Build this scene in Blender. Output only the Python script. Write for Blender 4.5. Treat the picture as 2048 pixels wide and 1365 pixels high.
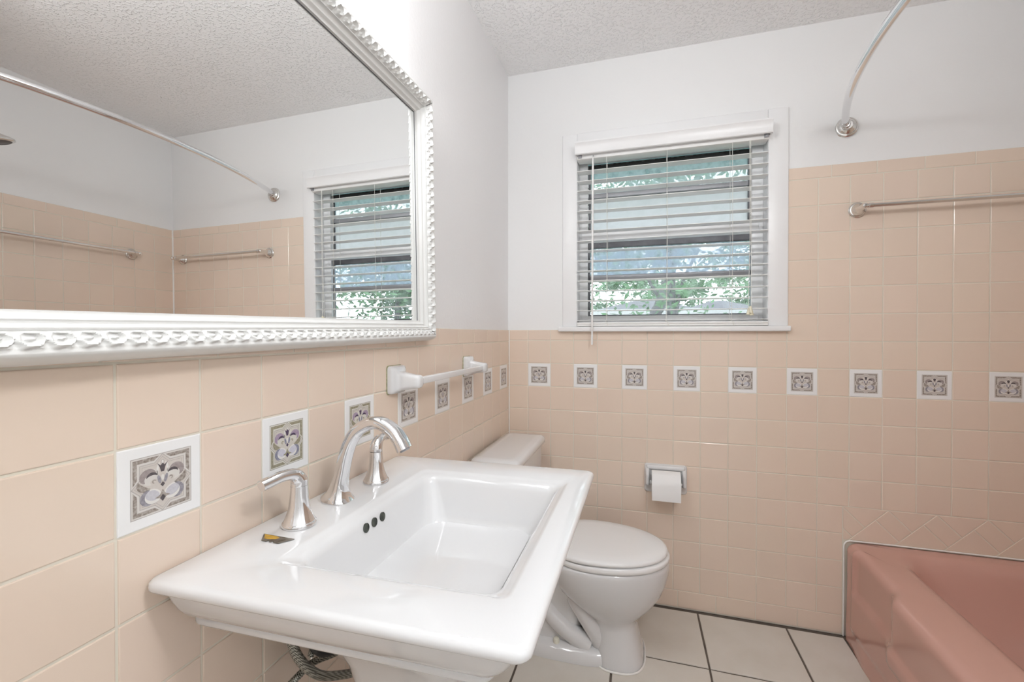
import bpy, bmesh, math, random
from math import pi, sin, cos, radians, sqrt
from mathutils import Vector, Matrix
random.seed(7)
SC = bpy.context.scene
for o in list(bpy.data.objects): bpy.data.objects.remove(o)
COL = SC.collection

# ------------------------------------------------------------------ camera
cam = bpy.data.cameras.new('camera'); camo = bpy.data.objects.new('camera', cam); COL.objects.link(camo)
CF = Vector((-0.28387271, 0.9588332, -0.00742784)); CR = Vector((0.958860385, 0.283877826, -0.000377888)); CU = Vector((-0.00174627, 0.00722954, 0.99997234))
M = Matrix((CR, CU, -CF)).transposed().to_4x4(); M.translation = Vector((0.6240, -2.0569, 1.2041))
camo.matrix_world = M
cam.sensor_width = 36; cam.sensor_fit = 'HORIZONTAL'; cam.lens = 883.8 / 2048 * 36; cam.shift_y = -7.8 / 2048
cam.clip_start = 0.02; cam.clip_end = 200
SC.camera = camo

# ------------------------------------------------------------------ world, exposure
world = bpy.data.worlds.new('overcast_sky'); SC.world = world; world.use_nodes = True
wn = world.node_tree.nodes; wn['Background'].inputs[0].default_value = (0.92, 0.955, 1.0, 1); wn['Background'].inputs[1].default_value = 2.6
SC.view_settings.view_transform = 'Standard'; SC.view_settings.look = 'None'
SC.view_settings.exposure = 0.42; SC.view_settings.gamma = 1.0; SC.view_settings.use_curve_mapping = False
VANITY_STRENGTH = 29.0
FILL_GLOBE_STRENGTH = 35.0  # for the added fill globe
SC.cycles.max_bounces = 10; SC.cycles.diffuse_bounces = 6; SC.cycles.transparent_max_bounces = 16
SC.cycles.sample_clamp_indirect = 6.0; SC.cycles.caustics_reflective = False

# ------------------------------------------------------------------ helpers
def link(o, parent=None):
    COL.objects.link(o)
    if parent is not None: o.parent = parent
    return o
def meshobj(name, verts, faces, m, parent=None, smooth=None, mats=None, fmat=None):
    me = bpy.data.meshes.new(name); me.from_pydata([tuple(v) for v in verts], [], faces)
    for mm in (mats or [m]): me.materials.append(mm)
    if fmat:
        for p_, i in zip(me.polygons, fmat): p_.material_index = i
    finish(me, smooth)
    return link(bpy.data.objects.new(name, me), parent)
def finish(me, smooth):
    bm = bmesh.new(); bm.from_mesh(me)
    bmesh.ops.recalc_face_normals(bm, faces=bm.faces)
    bm.to_mesh(me); bm.free()
    if smooth is not None:
        for p_ in me.polygons: p_.use_smooth = True
        me.set_sharp_from_angle(angle=radians(smooth))
    me.update()
class MB:
    def __init__(s): s.v = []; s.f = []
    def add(s, vs, fs):
        k = len(s.v); s.v += [tuple(v) for v in vs]; s.f += [tuple(i + k for i in f) for f in fs]; return s
    def box(s, x0, x1, y0, y1, z0, z1, b=0.0):
        if b <= 0:
            vs = [(x, y, z) for x in (x0, x1) for y in (y0, y1) for z in (z0, z1)]
            return s.add(vs, [(0,1,3,2),(4,6,7,5),(0,4,5,1),(2,3,7,6),(0,2,6,4),(1,5,7,3)])
        bm = bmesh.new(); bmesh.ops.create_cube(bm, size=1)
        for v in bm.verts: v.co = ((x0+x1)/2 + v.co.x*(x1-x0), (y0+y1)/2 + v.co.y*(y1-y0), (z0+z1)/2 + v.co.z*(z1-z0))
        bmesh.ops.bevel(bm, geom=bm.edges[:], offset=b, segments=3, profile=0.5, affect='EDGES')
        bm.verts.index_update()
        s.add([v.co[:] for v in bm.verts], [[v.index for v in f.verts] for f in bm.faces]); bm.free(); return s
    def loft(s, loops, cap0=True, cap1=True, closed=True):
        n = len(loops[0]); vs = [v for L in loops for v in L]; fs = []
        for i in range(len(loops)-1):
            for j in range(n if closed else n-1):
                fs.append((i*n+j, i*n+(j+1) % n, (i+1)*n+(j+1) % n, (i+1)*n+j))
        if cap0: fs.append(tuple(range(n-1, -1, -1)))
        if cap1: fs.append(tuple((len(loops)-1)*n + j for j in range(n)))
        return s.add(vs, fs)
    def tube(s, pts, r, n=12, cap=True, ry=None):
        pts = [Vector(q) for q in pts]; loops = []; ref = None
        for i, q in enumerate(pts):
            t = (pts[min(i+1, len(pts)-1)] - pts[max(i-1, 0)]).normalized()
            if ref is None: ref = Vector((0,0,1)) if abs(t.z) < .9 else Vector((0,1,0))
            a = (ref - t*ref.dot(t)).normalized(); b = t.cross(a); ref = a
            rr = r[i] if isinstance(r, (list, tuple)) else r
            rb = (ry[i] if isinstance(ry, (list, tuple)) else ry) if ry else rr
            loops.append([q + a*rr*cos(2*pi*k/n) + b*rb*sin(2*pi*k/n) for k in range(n)])
        return s.loft(loops, cap, cap)
    def lathe(s, prof, o=(0,0,0), axis=(0,0,1), n=32, cap0=True, cap1=True):
        ax = Vector(axis).normalized(); a = ax.orthogonal().normalized(); b = ax.cross(a); o = Vector(o)
        return s.loft([[o + ax*h + a*(r*cos(2*pi*k/n)) + b*(r*sin(2*pi*k/n)) for k in range(n)] for r, h in prof], cap0, cap1)
    def build(s, name, m, parent=None, smooth=None): return meshobj(name, s.v, s.f, m, parent, smooth)
def empty(name, loc=(0,0,0)):
    o = bpy.data.objects.new(name, None); o.location = loc; o.empty_display_size = .05; return link(o)
def tag(o, label=None, cat=None, group=None, kind=None):
    if label: o['label'] = label
    if cat: o['category'] = cat
    if group: o['group'] = group
    if kind: o['kind'] = kind
    return o
def rr(x0, x1, y0, y1, r, z, nc=5, ne=1):
    """rounded rectangle loop, the same vertex count for the same nc, ne"""
    r = min(r, (x1-x0)/2*.999, (y1-y0)/2*.999); L = []
    cs = [(x1-r, y1-r, 0), (x0+r, y1-r, 90), (x0+r, y0+r, 180), (x1-r, y0+r, 270)]
    for i, (cx, cy, a0) in enumerate(cs):
        for k in range(nc+1):
            a = radians(a0 + 90*k/nc); L.append(Vector((cx + r*cos(a), cy + r*sin(a), z)))
        nx = cs[(i+1) % 4]; a = radians(nx[2]); e = Vector((nx[0]+r*cos(a), nx[1]+r*sin(a), z)); s_ = L[-1].copy()
        for k in range(1, ne): L.append(s_.lerp(e, k/ne))
    return L
def sstep(a, b, x):
    t = max(0., min(1., (x-a)/(b-a))); return t*t*(3-2*t)
def catmull(pts, m=8):
    P = [Vector(q) for q in pts]; P = [P[0]*2-P[1]] + P + [P[-1]*2-P[-2]]; out = []
    for i in range(1, len(P)-2):
        for k in range(m):
            t = k/m; a, b, c, d = P[i-1], P[i], P[i+1], P[i+2]
            out.append(.5*((2*b) + (c-a)*t + (2*a-5*b+4*c-d)*t*t + (3*b-a-3*c+d)*t**3))
    out.append(P[-2]); return out

# ------------------------------------------------------------------ materials
def mat(name, col, rough=.5, metal=0., spec=.5, coat=0., var=0., hue=0., noise=0., nscale=8., ncol=None, bump=0., bscale=60., bdist=.002, detail=4., brough=.5):
    m = bpy.data.materials.new(name); m.use_nodes = True; nt = m.node_tree; N = nt.nodes; Lk = nt.links
    b = N['Principled BSDF']; b.inputs['Roughness'].default_value = rough; b.inputs['Metallic'].default_value = metal
    b.inputs['Specular IOR Level'].default_value = spec; b.inputs['Coat Weight'].default_value = coat; b.inputs['Coat Roughness'].default_value = .06
    b.inputs['Base Color'].default_value = (*col, 1); out = None
    if noise or bump:
        tc = N.new('ShaderNodeTexCoord')
    if noise:
        tx = N.new('ShaderNodeTexNoise'); tx.inputs['Scale'].default_value = nscale; tx.inputs['Detail'].default_value = 5
        Lk.new(tc.outputs['Object'], tx.inputs['Vector'])
        rp = N.new('ShaderNodeMapRange'); rp.inputs[1].default_value = .35; rp.inputs[2].default_value = .7; rp.inputs[4].default_value = noise
        Lk.new(tx.outputs['Fac'], rp.inputs[0])
        mx = N.new('ShaderNodeMix'); mx.data_type = 'RGBA'; mx.inputs[6].default_value = (*col, 1); mx.inputs[7].default_value = (*(ncol or [c*.7 for c in col]), 1)
        Lk.new(rp.outputs[0], mx.inputs[0]); out = mx.outputs[2]
    if var or hue:
        oi = N.new('ShaderNodeObjectInfo'); hs = N.new('ShaderNodeHueSaturation')
        v = N.new('ShaderNodeMapRange'); v.inputs[3].default_value = 1-var; v.inputs[4].default_value = 1+var; Lk.new(oi.outputs['Random'], v.inputs[0]); Lk.new(v.outputs[0], hs.inputs['Value'])
        if hue:
            w = N.new('ShaderNodeMath'); w.operation = 'MULTIPLY'; w.inputs[1].default_value = 7.31; Lk.new(oi.outputs['Random'], w.inputs[0])
            fr = N.new('ShaderNodeMath'); fr.operation = 'FRACT'; Lk.new(w.outputs[0], fr.inputs[0])
            h = N.new('ShaderNodeMapRange'); h.inputs[3].default_value = .5-hue; h.inputs[4].default_value = .5+hue; Lk.new(fr.outputs[0], h.inputs[0]); Lk.new(h.outputs[0], hs.inputs['Hue'])
        hs.inputs['Color'].default_value = (*col, 1)
        if out: Lk.new(out, hs.inputs['Color'])
        out = hs.outputs[0]
    if out: Lk.new(out, b.inputs['Base Color'])
    if bump:
        t2 = N.new('ShaderNodeTexNoise'); t2.inputs['Scale'].default_value = bscale; t2.inputs['Detail'].default_value = detail; t2.inputs['Roughness'].default_value = brough
        Lk.new(tc.outputs['Object'], t2.inputs['Vector'])
        bp = N.new('ShaderNodeBump'); bp.inputs['Strength'].default_value = bump; bp.inputs['Distance'].default_value = bdist
        Lk.new(t2.outputs['Fac'], bp.inputs['Height']); Lk.new(bp.outputs[0], b.inputs['Normal'])
    return m
def emat(name, col, s):
    m = bpy.data.materials.new(name); m.use_nodes = True; N = m.node_tree.nodes; b = N['Principled BSDF']
    b.inputs['Base Color'].default_value = (.9,.9,.9,1); b.inputs['Emission Color'].default_value = (*col, 1); b.inputs['Emission Strength'].default_value = s; return m
PEACH = (.77, .638, .531)
M_tile = mat('peach_ceramic_tile', PEACH, .16, spec=.5, var=.016, hue=.003, noise=.10, nscale=7, ncol=(.78,.61,.495), bump=.04, bscale=14, bdist=.002)
M_grout = mat('wall_grout', (.74,.68,.59), .9, noise=.35, nscale=5, ncol=(.64,.66,.53))
M_dtile = mat('white_ceramic_tile', (.84,.84,.84), .12, var=.01)
M_paint = mat('white_wall_paint', (.83,.83,.83), .55, spec=.3, bump=.12, bscale=70, bdist=.003)
M_paintl = mat('white_wall_paint_semigloss', (.83,.825,.83), .38, spec=.4, bump=.22, bscale=90, bdist=.003, detail=3)
M_trim = mat('white_trim_paint', (.84,.84,.845), .32, spec=.45, bump=.04, bscale=30)
M_porc = mat('white_porcelain', (.70,.70,.705), .06, spec=.55, coat=.5)
M_seat = mat('white_plastic_seat', (.84,.84,.84), .2)
M_pink = mat('pink_enamel', (.59,.335,.28), .14, spec=.55, coat=.5)
M_chrome = mat('chrome', (.80,.80,.81), .05, 1.)
M_nickel = mat('satin_nickel', (.74,.73,.71), .14, 1.)
M_mirror = mat('mirror_silver', (.96,.97,.965), .0, 1.)
M_frame = mat('white_frame_paint', (.72,.72,.705), .3, spec=.5, bump=.05, bscale=60, noise=.12, nscale=30, ncol=(.66,.67,.64))
M_blind = mat('white_blind_slat', (.88,.88,.87), .4)
M_cord = mat('white_cord', (.8,.79,.75), .8)
M_tassel = mat('cream_tassel', (.74,.70,.54), .5)
M_alu = mat('dark_bronze_aluminium', (.09,.09,.10), .45, .3, noise=.5, nscale=20, ncol=(.2,.2,.21))
M_gray = mat('grey_aluminium', (.36,.36,.38), .45, .3)
M_blackcaulk = mat('black_sealant', (.03,.03,.03), .8)
M_floor = mat('beige_floor_tile', (.69,.655,.60), .42, spec=.4, var=.02, noise=.55, nscale=7, ncol=(.60,.55,.48), bump=.1, bscale=25)
M_fgrout = mat('dark_floor_grout', (.11,.09,.075), .95, noise=.5, nscale=25, ncol=(.18,.15,.12), bump=.4, bscale=80)
M_caulk = mat('white_caulk', (.86,.85,.82), .5)
M_paper = mat('toilet_paper', (.86,.86,.86), .95, spec=.1, bump=.05, bscale=200)
M_black = mat('black_rubber', (.015,.015,.015), .45)
M_steelblade = mat('blade_steel', (.33,.31,.28), .35, .8, noise=.9, nscale=90, ncol=(.12,.09,.06))
M_yellow = mat('blade_yellow_paint', (.62,.36,.03), .4, noise=.6, nscale=160, ncol=(.3,.17,.03))
M_hole = mat('dark_hole', (.03,.035,.03), .6, noise=.6, nscale=90, ncol=(.16,.17,.14))
M_ivory = mat('ivory_cap', (.74,.72,.62), .4)
M_door = mat('white_door_paint', (.78,.78,.77), .4)
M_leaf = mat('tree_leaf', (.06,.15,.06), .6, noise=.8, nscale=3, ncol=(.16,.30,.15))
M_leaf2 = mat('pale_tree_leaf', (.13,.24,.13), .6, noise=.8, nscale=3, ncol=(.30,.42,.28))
M_bark = mat('grey_bark', (.10,.095,.10), .9, bump=.5, bscale=20)
M_roof = mat('grey_shingle', (.13,.13,.145), .9, noise=.4, nscale=4)
M_siding = mat('white_siding', (.5,.5,.51), .7)
M_grass = mat('lawn_grass', (.30,.34,.25), .95, noise=.6, nscale=2)
M_teal = mat('teal_soffit_paint', (.24,.40,.42), .6)
# ceiling: knock-down texture
def ceiling_mat():
    m = mat('textured_ceiling', (.90,.90,.90), .7, spec=.3); nt = m.node_tree; N = nt.nodes; L = nt.links
    tc = N.new('ShaderNodeTexCoord'); n1 = N.new('ShaderNodeTexNoise'); n1.inputs['Scale'].default_value = 92; n1.inputs['Detail'].default_value = 2.5
    n2 = N.new('ShaderNodeTexNoise'); n2.inputs['Scale'].default_value = 9
    L.new(tc.outputs['Object'], n1.inputs['Vector']); L.new(tc.outputs['Object'], n2.inputs['Vector'])
    r = N.new('ShaderNodeMapRange'); r.interpolation_type = 'SMOOTHSTEP'; r.inputs[1].default_value = .50; r.inputs[2].default_value = .66; L.new(n1.outputs['Fac'], r.inputs[0])
    r2 = N.new('ShaderNodeMapRange'); r2.inputs[1].default_value = .3; r2.inputs[2].default_value = .7; r2.inputs[3].default_value = .5; r2.inputs[4].default_value = 1.1; L.new(n2.outputs['Fac'], r2.inputs[0])
    mu = N.new('ShaderNodeMath'); mu.operation = 'MULTIPLY'; L.new(r.outputs[0], mu.inputs[0]); L.new(r2.outputs[0], mu.inputs[1])
    b = N.new('ShaderNodeBump'); b.inputs['Strength'].default_value = .8; b.inputs['Distance'].default_value = .0035; L.new(mu.outputs[0], b.inputs['Height']); L.new(b.outputs[0], N['Principled BSDF'].inputs['Normal'])
    return m
M_ceil = ceiling_mat()
def pane_mat(name, haze, col, spots=0.):
    """window glass under a film of dust and mineral frosting"""
    m = bpy.data.materials.new(name); m.use_nodes = True; nt = m.node_tree; N = nt.nodes; L = nt.links
    N.remove(N['Principled BSDF']); out = N['Material Output']
    tr = N.new('ShaderNodeBsdfTransparent'); tr.inputs[0].default_value = (.93,.96,.97,1)
    tl = N.new('ShaderNodeBsdfTranslucent'); tl.inputs[0].default_value = (*col, 1)
    gl = N.new('ShaderNodeBsdfGlossy'); gl.inputs['Roughness'].default_value = .02
    tc = N.new('ShaderNodeTexCoord'); nz = N.new('ShaderNodeTexNoise'); nz.inputs['Scale'].default_value = 26; nz.inputs['Detail'].default_value = 6; L.new(tc.outputs['Object'], nz.inputs['Vector'])
    r = N.new('ShaderNodeMapRange'); r.inputs[1].default_value = .42; r.inputs[2].default_value = .68; r.inputs[3].default_value = haze; r.inputs[4].default_value = max(0, haze-spots); L.new(nz.outputs['Fac'], r.inputs[0])
    mx = N.new('ShaderNodeMixShader'); L.new(r.outputs[0], mx.inputs[0]); L.new(tr.outputs[0], mx.inputs[1]); L.new(tl.outputs[0], mx.inputs[2])
    fr = N.new('ShaderNodeFresnel'); fr.inputs[0].default_value = 1.25
    m2 = N.new('ShaderNodeMixShader'); L.new(fr.outputs[0], m2.inputs[0]); L.new(mx.outputs[0], m2.inputs[1]); L.new(gl.outputs[0], m2.inputs[2]); L.new(m2.outputs[0], out.inputs[0])
    return m
M_pane_frost = pane_mat('frosted_pane', .93, (.95,.95,1.0), .06)
M_pane_film = pane_mat('filmed_pane', .66, (.58,.66,.80), .40)
M_pane_top = pane_mat('dusty_pane', .55, (.75,.85,.93), .3)
M_pane_clear = pane_mat('clear_pane', .10, (.9,.95,1.), .08)
def braid_mat():
    m = mat('braided_steel', (.42,.41,.37), .4, .7); nt = m.node_tree; N = nt.nodes; L = nt.links
    tc = N.new('ShaderNodeTexCoord'); w = N.new('ShaderNodeTexChecker'); w.inputs['Scale'].default_value = 420; L.new(tc.outputs['Object'], w.inputs[0])
    w.inputs[1].default_value = (.50,.50,.45,1); w.inputs[2].default_value = (.07,.07,.06,1); L.new(w.outputs['Color'], N['Principled BSDF'].inputs['Base Color']); return m
M_braid = braid_mat()

# ------------------------------------------------------------------ room dimensions (metres; left wall tile face x = 0, back wall tile face y = 0)
P = .1095; B0 = .078; W = 2.17; H = 2.455; YF = -2.75; TUBX = 1.394; TUBL = 1.50
G = .0032                      # joint between tiles
WX0, WX1, WZ0, WZ1 = .330, 1.120, 1.236, 2.060   # window opening

def struct(name, mb, m, label, smooth=None):
    o = mb.build(name, m, None, smooth); tag(o, label, None, None, 'structure'); return o
wall_back = struct('wall_back', MB().box(-.12, WX0, .006, .14, -.05, H+.05).box(WX1, W+.12, .006, .14, -.05, H+.05).box(WX0, WX1, .006, .14, -.05, WZ0-.02).box(WX0, WX1, .006, .14, WZ1, H+.05), M_paint, 'white painted window wall with peach ceramic tile below and around the tub')
wall_left = struct('wall_left', MB().box(-.12, -.006, YF-.1, .006, -.05, H+.05), M_paintl, 'white painted wall behind the sink with peach tiled wainscot')
wall_right = struct('wall_right', MB().box(W+.006, W+.12, YF-.1, .006, -.05, H+.05), M_paint, 'white painted wall along the tub with peach tile, seen in the mirror')
wall_alcove = struct('wall_alcove', MB().box(TUBX-.01, W+.006, -TUBL-.12, -TUBL-.006, -.05, H+.05), M_paint, 'short tiled wall at the shower end of the tub')
wall_front = struct('wall_front', MB().box(-.12, .18, YF-.1, YF, -.05, H+.05).box(1.0, W+.12, YF-.1, YF, -.05, H+.05).box(.18, 1.0, YF-.1, YF, 2.05, H+.05), M_paint, 'white painted wall with the door, behind the viewer')
ceiling = struct('ceiling', MB().box(-.12, W+.12, YF-.1, .14, H, H+.08), M_ceil, 'white ceiling with a bumpy splatter texture')
floor = struct('floor', MB().box(-.12, W+.12, YF-.1, .14, -.12, -.0035), M_fgrout, 'beige ceramic tile floor with dark grout joints')

# ------------------------------------------------------------------ tiles
def inset(poly, d):
    n = len(poly); out = []
    for i in range(n):
        a, b, c = Vector(poly[i-1]), Vector(poly[i]), Vector(poly[(i+1) % n])
        e1 = (b-a).normalized(); e2 = (c-b).normalized(); n1 = Vector((-e1.y, e1.x)); n2 = Vector((-e2.y, e2.x))
        k = n1 + n2; k = k / max(.25, (1 + n1.dot(n2))); out.append(b + k*d)
    return out
_cache = {}
def tile_mesh(poly, m, depth=.006, bev=.0016):
    key = (tuple((round(x, 4), round(y, 4)) for x, y in poly), m.name, depth, bev)
    if key in _cache: return _cache[key]
    p0 = [Vector(q) for q in poly]; n = len(p0)
    loops = [[(q.x, q.y, -depth) for q in p0], [(q.x, q.y, -bev) for q in p0],
             [(q.x, q.y, -bev*.3) for q in inset(p0, bev*.3)], [(q.x, q.y, 0) for q in inset(p0, bev)]]
    mb = MB().loft(loops, False, True); me = bpy.data.meshes.new('tile'); me.from_pydata(mb.v, [], mb.f); me.materials.append(m); finish(me, None)
    _cache[key] = me; return me
ROT = {'back': (pi/2, 0, 0), 'left': (pi/2, 0, pi/2), 'right': (pi/2, 0, -pi/2), 'front': (pi/2, 0, pi), 'floor': (0, 0, 0)}
def place(me, wall, parent, u, z, name='tile', jit=.0016, off=0.):
    o = bpy.data.objects.new(name, me); r = ROT[wall]
    j = [random.gauss(0, jit) for _ in range(2)]
    o.rotation_euler = (r[0]+j[0], j[1] if wall in ('back', 'front') else 0, r[2] + (j[1] if wall != 'floor' else 0))
    d = random.uniform(0, .0003) + off
    o.location = {'back': (u, d, z), 'left': (-d, u, z), 'right': (W+d, u, z), 'front': (u, -TUBL-d, z)}[wall]
    return link(o, parent)
def rect_tile(wall, parent, u0, u1, z0, z1, m=None, g=G):
    w = (u1-u0-g)/2; h = (z1-z0-g)/2
    if w < .006 or h < .006: return None
    return place(tile_mesh([(-w,-h),(w,-h),(w,h),(-w,h)], m or M_tile), wall, parent, (u0+u1)/2, (z0+z1)/2)

# printed motif on the decorated tiles
def print_mesh(pal):
    mats = [mat(pal['n'] + '_' + k, c, .2, noise=nz, nscale=260, ncol=nc) for k, c, nz, nc in pal['c']]
    ix = {k[0]: i for i, k in enumerate(pal['c'])}
    V = []; F = []; FM = []; HS = .0395
    def poly(pts, c, lay):
        k = len(V); V.extend([(x*HS, y*HS, .00012 + lay*.00005) for x, y in pts]); F.append(tuple(range(k, k+len(pts)))); FM.append(ix[c])
    def ell(cx, cy, a, b, rot, c, lay, n=20):
        r = radians(rot); poly([(cx + a*cos(t)*cos(r) - b*sin(t)*sin(r), cy + a*cos(t)*sin(r) + b*sin(t)*cos(r)) for t in [2*pi*i/n for i in range(n)]], c, lay)
    def arc(cx, cy, ra, rb, a0, a1, th, c, lay, n=14, sx=1):
        for i in range(n):
            q = []
            for t, s_ in ((i/n, 1), ((i+1)/n, 1), ((i+1)/n, -1), (i/n, -1)):
                a = radians(a0 + (a1-a0)*t); wd = th*(sin(pi*min(max(t, .02), .98))**.7)/2
                q.append((sx*(cx + (ra + s_*wd)*cos(a)), cy + (rb + s_*wd)*sin(a)))
            poly(q, c, lay)
    def ring(pts, w, c, lay):
        n = len(pts)
        for i in range(n):
            a, b = Vector(pts[i]), Vector(pts[(i+1) % n]); d = (b-a).normalized(); q = Vector((-d.y, d.x))*w
            e = d*w; poly([a-q-e, b-q+e, b+q+e, a+q-e], c, lay)
    sq = lambda s: [(-s,-s),(s,-s),(s,s),(-s,s)]
    poly(sq(1.0), 'line', 0); poly(sq(.975), 'pale', 1)
    for sx in (1, -1):
        for sy in (1, -1):
            L = [(-.93,.93),(-.10,.93),(-.27,.80),(-.80,.80),(-.80,.27),(-.93,.10)]
            poly([(x*sx, y*sy) for x, y in L[:4]] , 'brown', 2); poly([(x*sx, y*sy) for x, y in (L[0], L[3], L[4], L[5])], 'brown', 2)
    s = .72; k = .25; star = [(0,.97),(-k,s),(-s,s),(-s,k),(-.97,0),(-s,-k),(-s,-s),(-k,-s),(0,-.97),(k,-s),(s,-s),(s,-k),(.97,0),(s,k),(s,s),(k,s)]
    poly(star, 'ground', 3); ring(star, .012, 'line', 4); ring([(x*.90, y*.90) for x, y in star], .008, 'line', 4)
    for sx in (1, -1):
        f = lambda pts: [(sx*x, y) for x, y in pts]
        ell(sx*.40, .27, .30, .27, sx*20, 'pale', 5); arc(.43, .26, .22, .20, -50, 160, .22, 'mauve', 6, sx=sx); arc(.34, .20, .19, .17, 20, 150, .10, 'dark', 7, sx=sx)
        ell(sx*.28, .08, .12, .10, 0, 'ground', 7); arc(.27, .09, .055, .05, -100, 170, .05, 'brown', 8, sx=sx); ell(sx*.11, .12, .055, .15, -sx*14, 'slate', 8)
        arc(.45, .20, .33, .32, -100, 0, .20, 'brown', 6, sx=sx)
        ell(sx*.36, -.38, .33, .25, sx*18, 'white', 6); ell(sx*.33, -.36, .24, .17, sx*22, 'lilac', 7); arc(.40, -.40, .25, .24, -95, 85, .15, 'slate', 8, sx=sx)
        poly(f([(0,.66),(.07,.58),(.18,.69),(.09,.52),(.05,.36),(0,.36)]), 'dark', 8)
        poly(f([(0,-.24),(.10,-.42),(.26,-.49),(.11,-.53),(0,-.66)]), 'brown', 8); poly(f([(0,-.42),(.09,-.53),(0,-.66)]), 'dark', 9)
        arc(.0, .40, .17, .34, -20, 60, .07, 'white', 5, sx=sx)
    ell(0, .70, .055, .075, 0, 'line', 8); ell(0, .70, .035, .055, 0, 'white', 9)
    poly([(0,.02),(-.075,-.07),(0,-.16),(.075,-.07)], 'dark', 9); ell(0,.16,.05,.10,0,'white',7)
    me = bpy.data.meshes.new('print'); me.from_pydata(V, [], F)
    for mm in mats: me.materials.append(mm)
    for p_, i in zip(me.polygons, FM): p_.material_index = i
    bm = bmesh.new(); bm.from_mesh(me)
    for fc in bm.faces:
        fc.normal_update()
        if fc.normal.z < 0: fc.normal_flip()
    bm.to_mesh(me); bm.free(); me.update(); return me
_b = dict(n='grey', c=[('line', (.46,.43,.41), 0, None), ('pale', (.66,.63,.60), 0, None), ('brown', (.23,.19,.165), .95, (.50,.46,.42)), ('ground', (.62,.57,.53), .3, (.52,.48,.45)), ('white', (.74,.72,.69), 0, None), ('mauve', (.30,.255,.25), .7, (.42,.37,.36)), ('dark', (.085,.075,.082), .4, (.18,.15,.15)), ('slate', (.25,.235,.27), .7, (.44,.43,.46)), ('lilac', (.58,.57,.61), .5, (.44,.43,.47))])
_p = dict(n='violet', c=[('line', (.36,.34,.30), 0, None), ('pale', (.66,.64,.58), 0, None), ('brown', (.26,.235,.165), .8, (.42,.39,.29)), ('ground', (.64,.60,.55), .3, (.55,.51,.46)), ('white', (.76,.74,.72), 0, None), ('mauve', (.34,.26,.36), .6, (.50,.42,.52)), ('dark', (.075,.055,.10), .3, (.16,.12,.2)), ('slate', (.22,.22,.29), .6, (.40,.40,.48)), ('lilac', (.62,.61,.69), .5, (.50,.48,.56))])
PRINT_B = print_mesh(_b); PRINT_P = print_mesh(_p)
def deco_tile(wall, parent, u0, u1, z0, z1, violet=False):
    t = rect_tile(wall, parent, u0, u1, z0, z1, M_dtile, .0018); t.name = 'decorated_tile'
    p_ = bpy.data.objects.new('print', PRINT_P if violet else PRINT_B); link(p_, t); return t

# --- back wall
gb = MB().box(0, 1.193, .0016, .0062, 0, 1.2215).box(1.193, W, .0016, .0062, 0, 1.8785)
gb.build('grout', M_grout, wall_back)
xs = [max(0, (n + .8708)*P) for n in range(-1, 19)] + [W]
xs = [x for x in xs if x < W-.01] + [W]
for i in range(len(xs)-1):
    n = i-1; x0, x1 = xs[i], xs[i+1]; up = x0 > 1.17
    for k in range(16 if up else 10):
        z0 = B0 + k*P; z1 = z0 + P; a, b = x0, x1
        if k < 4:
            if a > 1.36: continue
            b = min(b, 1.389)
        if k == 8 and n % 2 == 0: deco_tile('back', wall_back, a, b, z0, z1)
        else: rect_tile('back', wall_back, a, b, z0, z1)
    if not up: rect_tile('back', wall_back, x0, min(x1, 1.194), B0+10*P, 1.223)
cx = 1.193
while cx < W-.01:
    c2 = min(W, cx+.1525); rect_tile('back', wall_back, cx, c2, B0+16*P, 1.88); cx = c2
cx = 0.0
for c2 in (.157, .310, .463, .617, .7725, .926, 1.0787, 1.2319, 1.3885): rect_tile('back', wall_back, cx, c2, .004, B0, None, .0026); cx = c2
# diagonal band over the tub
def clip(poly, px, pz, nx, nz):
    out = []; n = len(poly)
    for i in range(n):
        a, b = poly[i], poly[(i+1) % n]; da = (a[0]-px)*nx + (a[1]-pz)*nz; db = (b[0]-px)*nx + (b[1]-pz)*nz
        if da >= 0: out.append(a)
        if da*db < 0: t = da/(da-db); out.append((a[0]+(b[0]-a[0])*t, a[1]+(b[1]-a[1])*t))
    return out
zt = B0 + 4*P; zl = .383; q = sqrt(.5); PK = 1.5405; ST = .1535
for k in range(-1, 5):
    pk = PK + k*ST
    strip = [(1.3895, zl), (W, zl), (W, zt), (1.3895, zt)]
    strip = clip(strip, pk, zt, q, -q)              # right of the falling-left line through this peak
    strip = clip(strip, pk + ST, zt, -q, q)         # left of the next
    cuts = [(pk, zt), (pk - .042, zt - .042)]
    pieces = []; rest = strip
    for c in cuts:
        pieces.append(clip(rest, c[0], c[1], q, q)); rest = clip(rest, c[0], c[1], -q, -q)
    pieces.append(rest)
    for pc in pieces:
        if len(pc) < 3: continue
        pc = [pc[i] for i in range(len(pc)) if (Vector(pc[i])-Vector(pc[i-1])).length > 1e-4]
        if len(pc) < 3: continue
        cxy = (sum(a for a, b in pc)/len(pc), sum(b for a, b in pc)/len(pc)); loc = [(a-cxy[0], b-cxy[1]) for a, b in pc]
        ar = sum(loc[i-1][0]*loc[i][1]-loc[i][0]*loc[i-1][1] for i in range(len(loc)))/2
        if abs(ar) < 3e-4: continue
        if ar < 0: loc = loc[::-1]
        place(tile_mesh([tuple(v) for v in inset(loc, G*.45)], M_tile), 'back', wall_back, *cxy)
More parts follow.
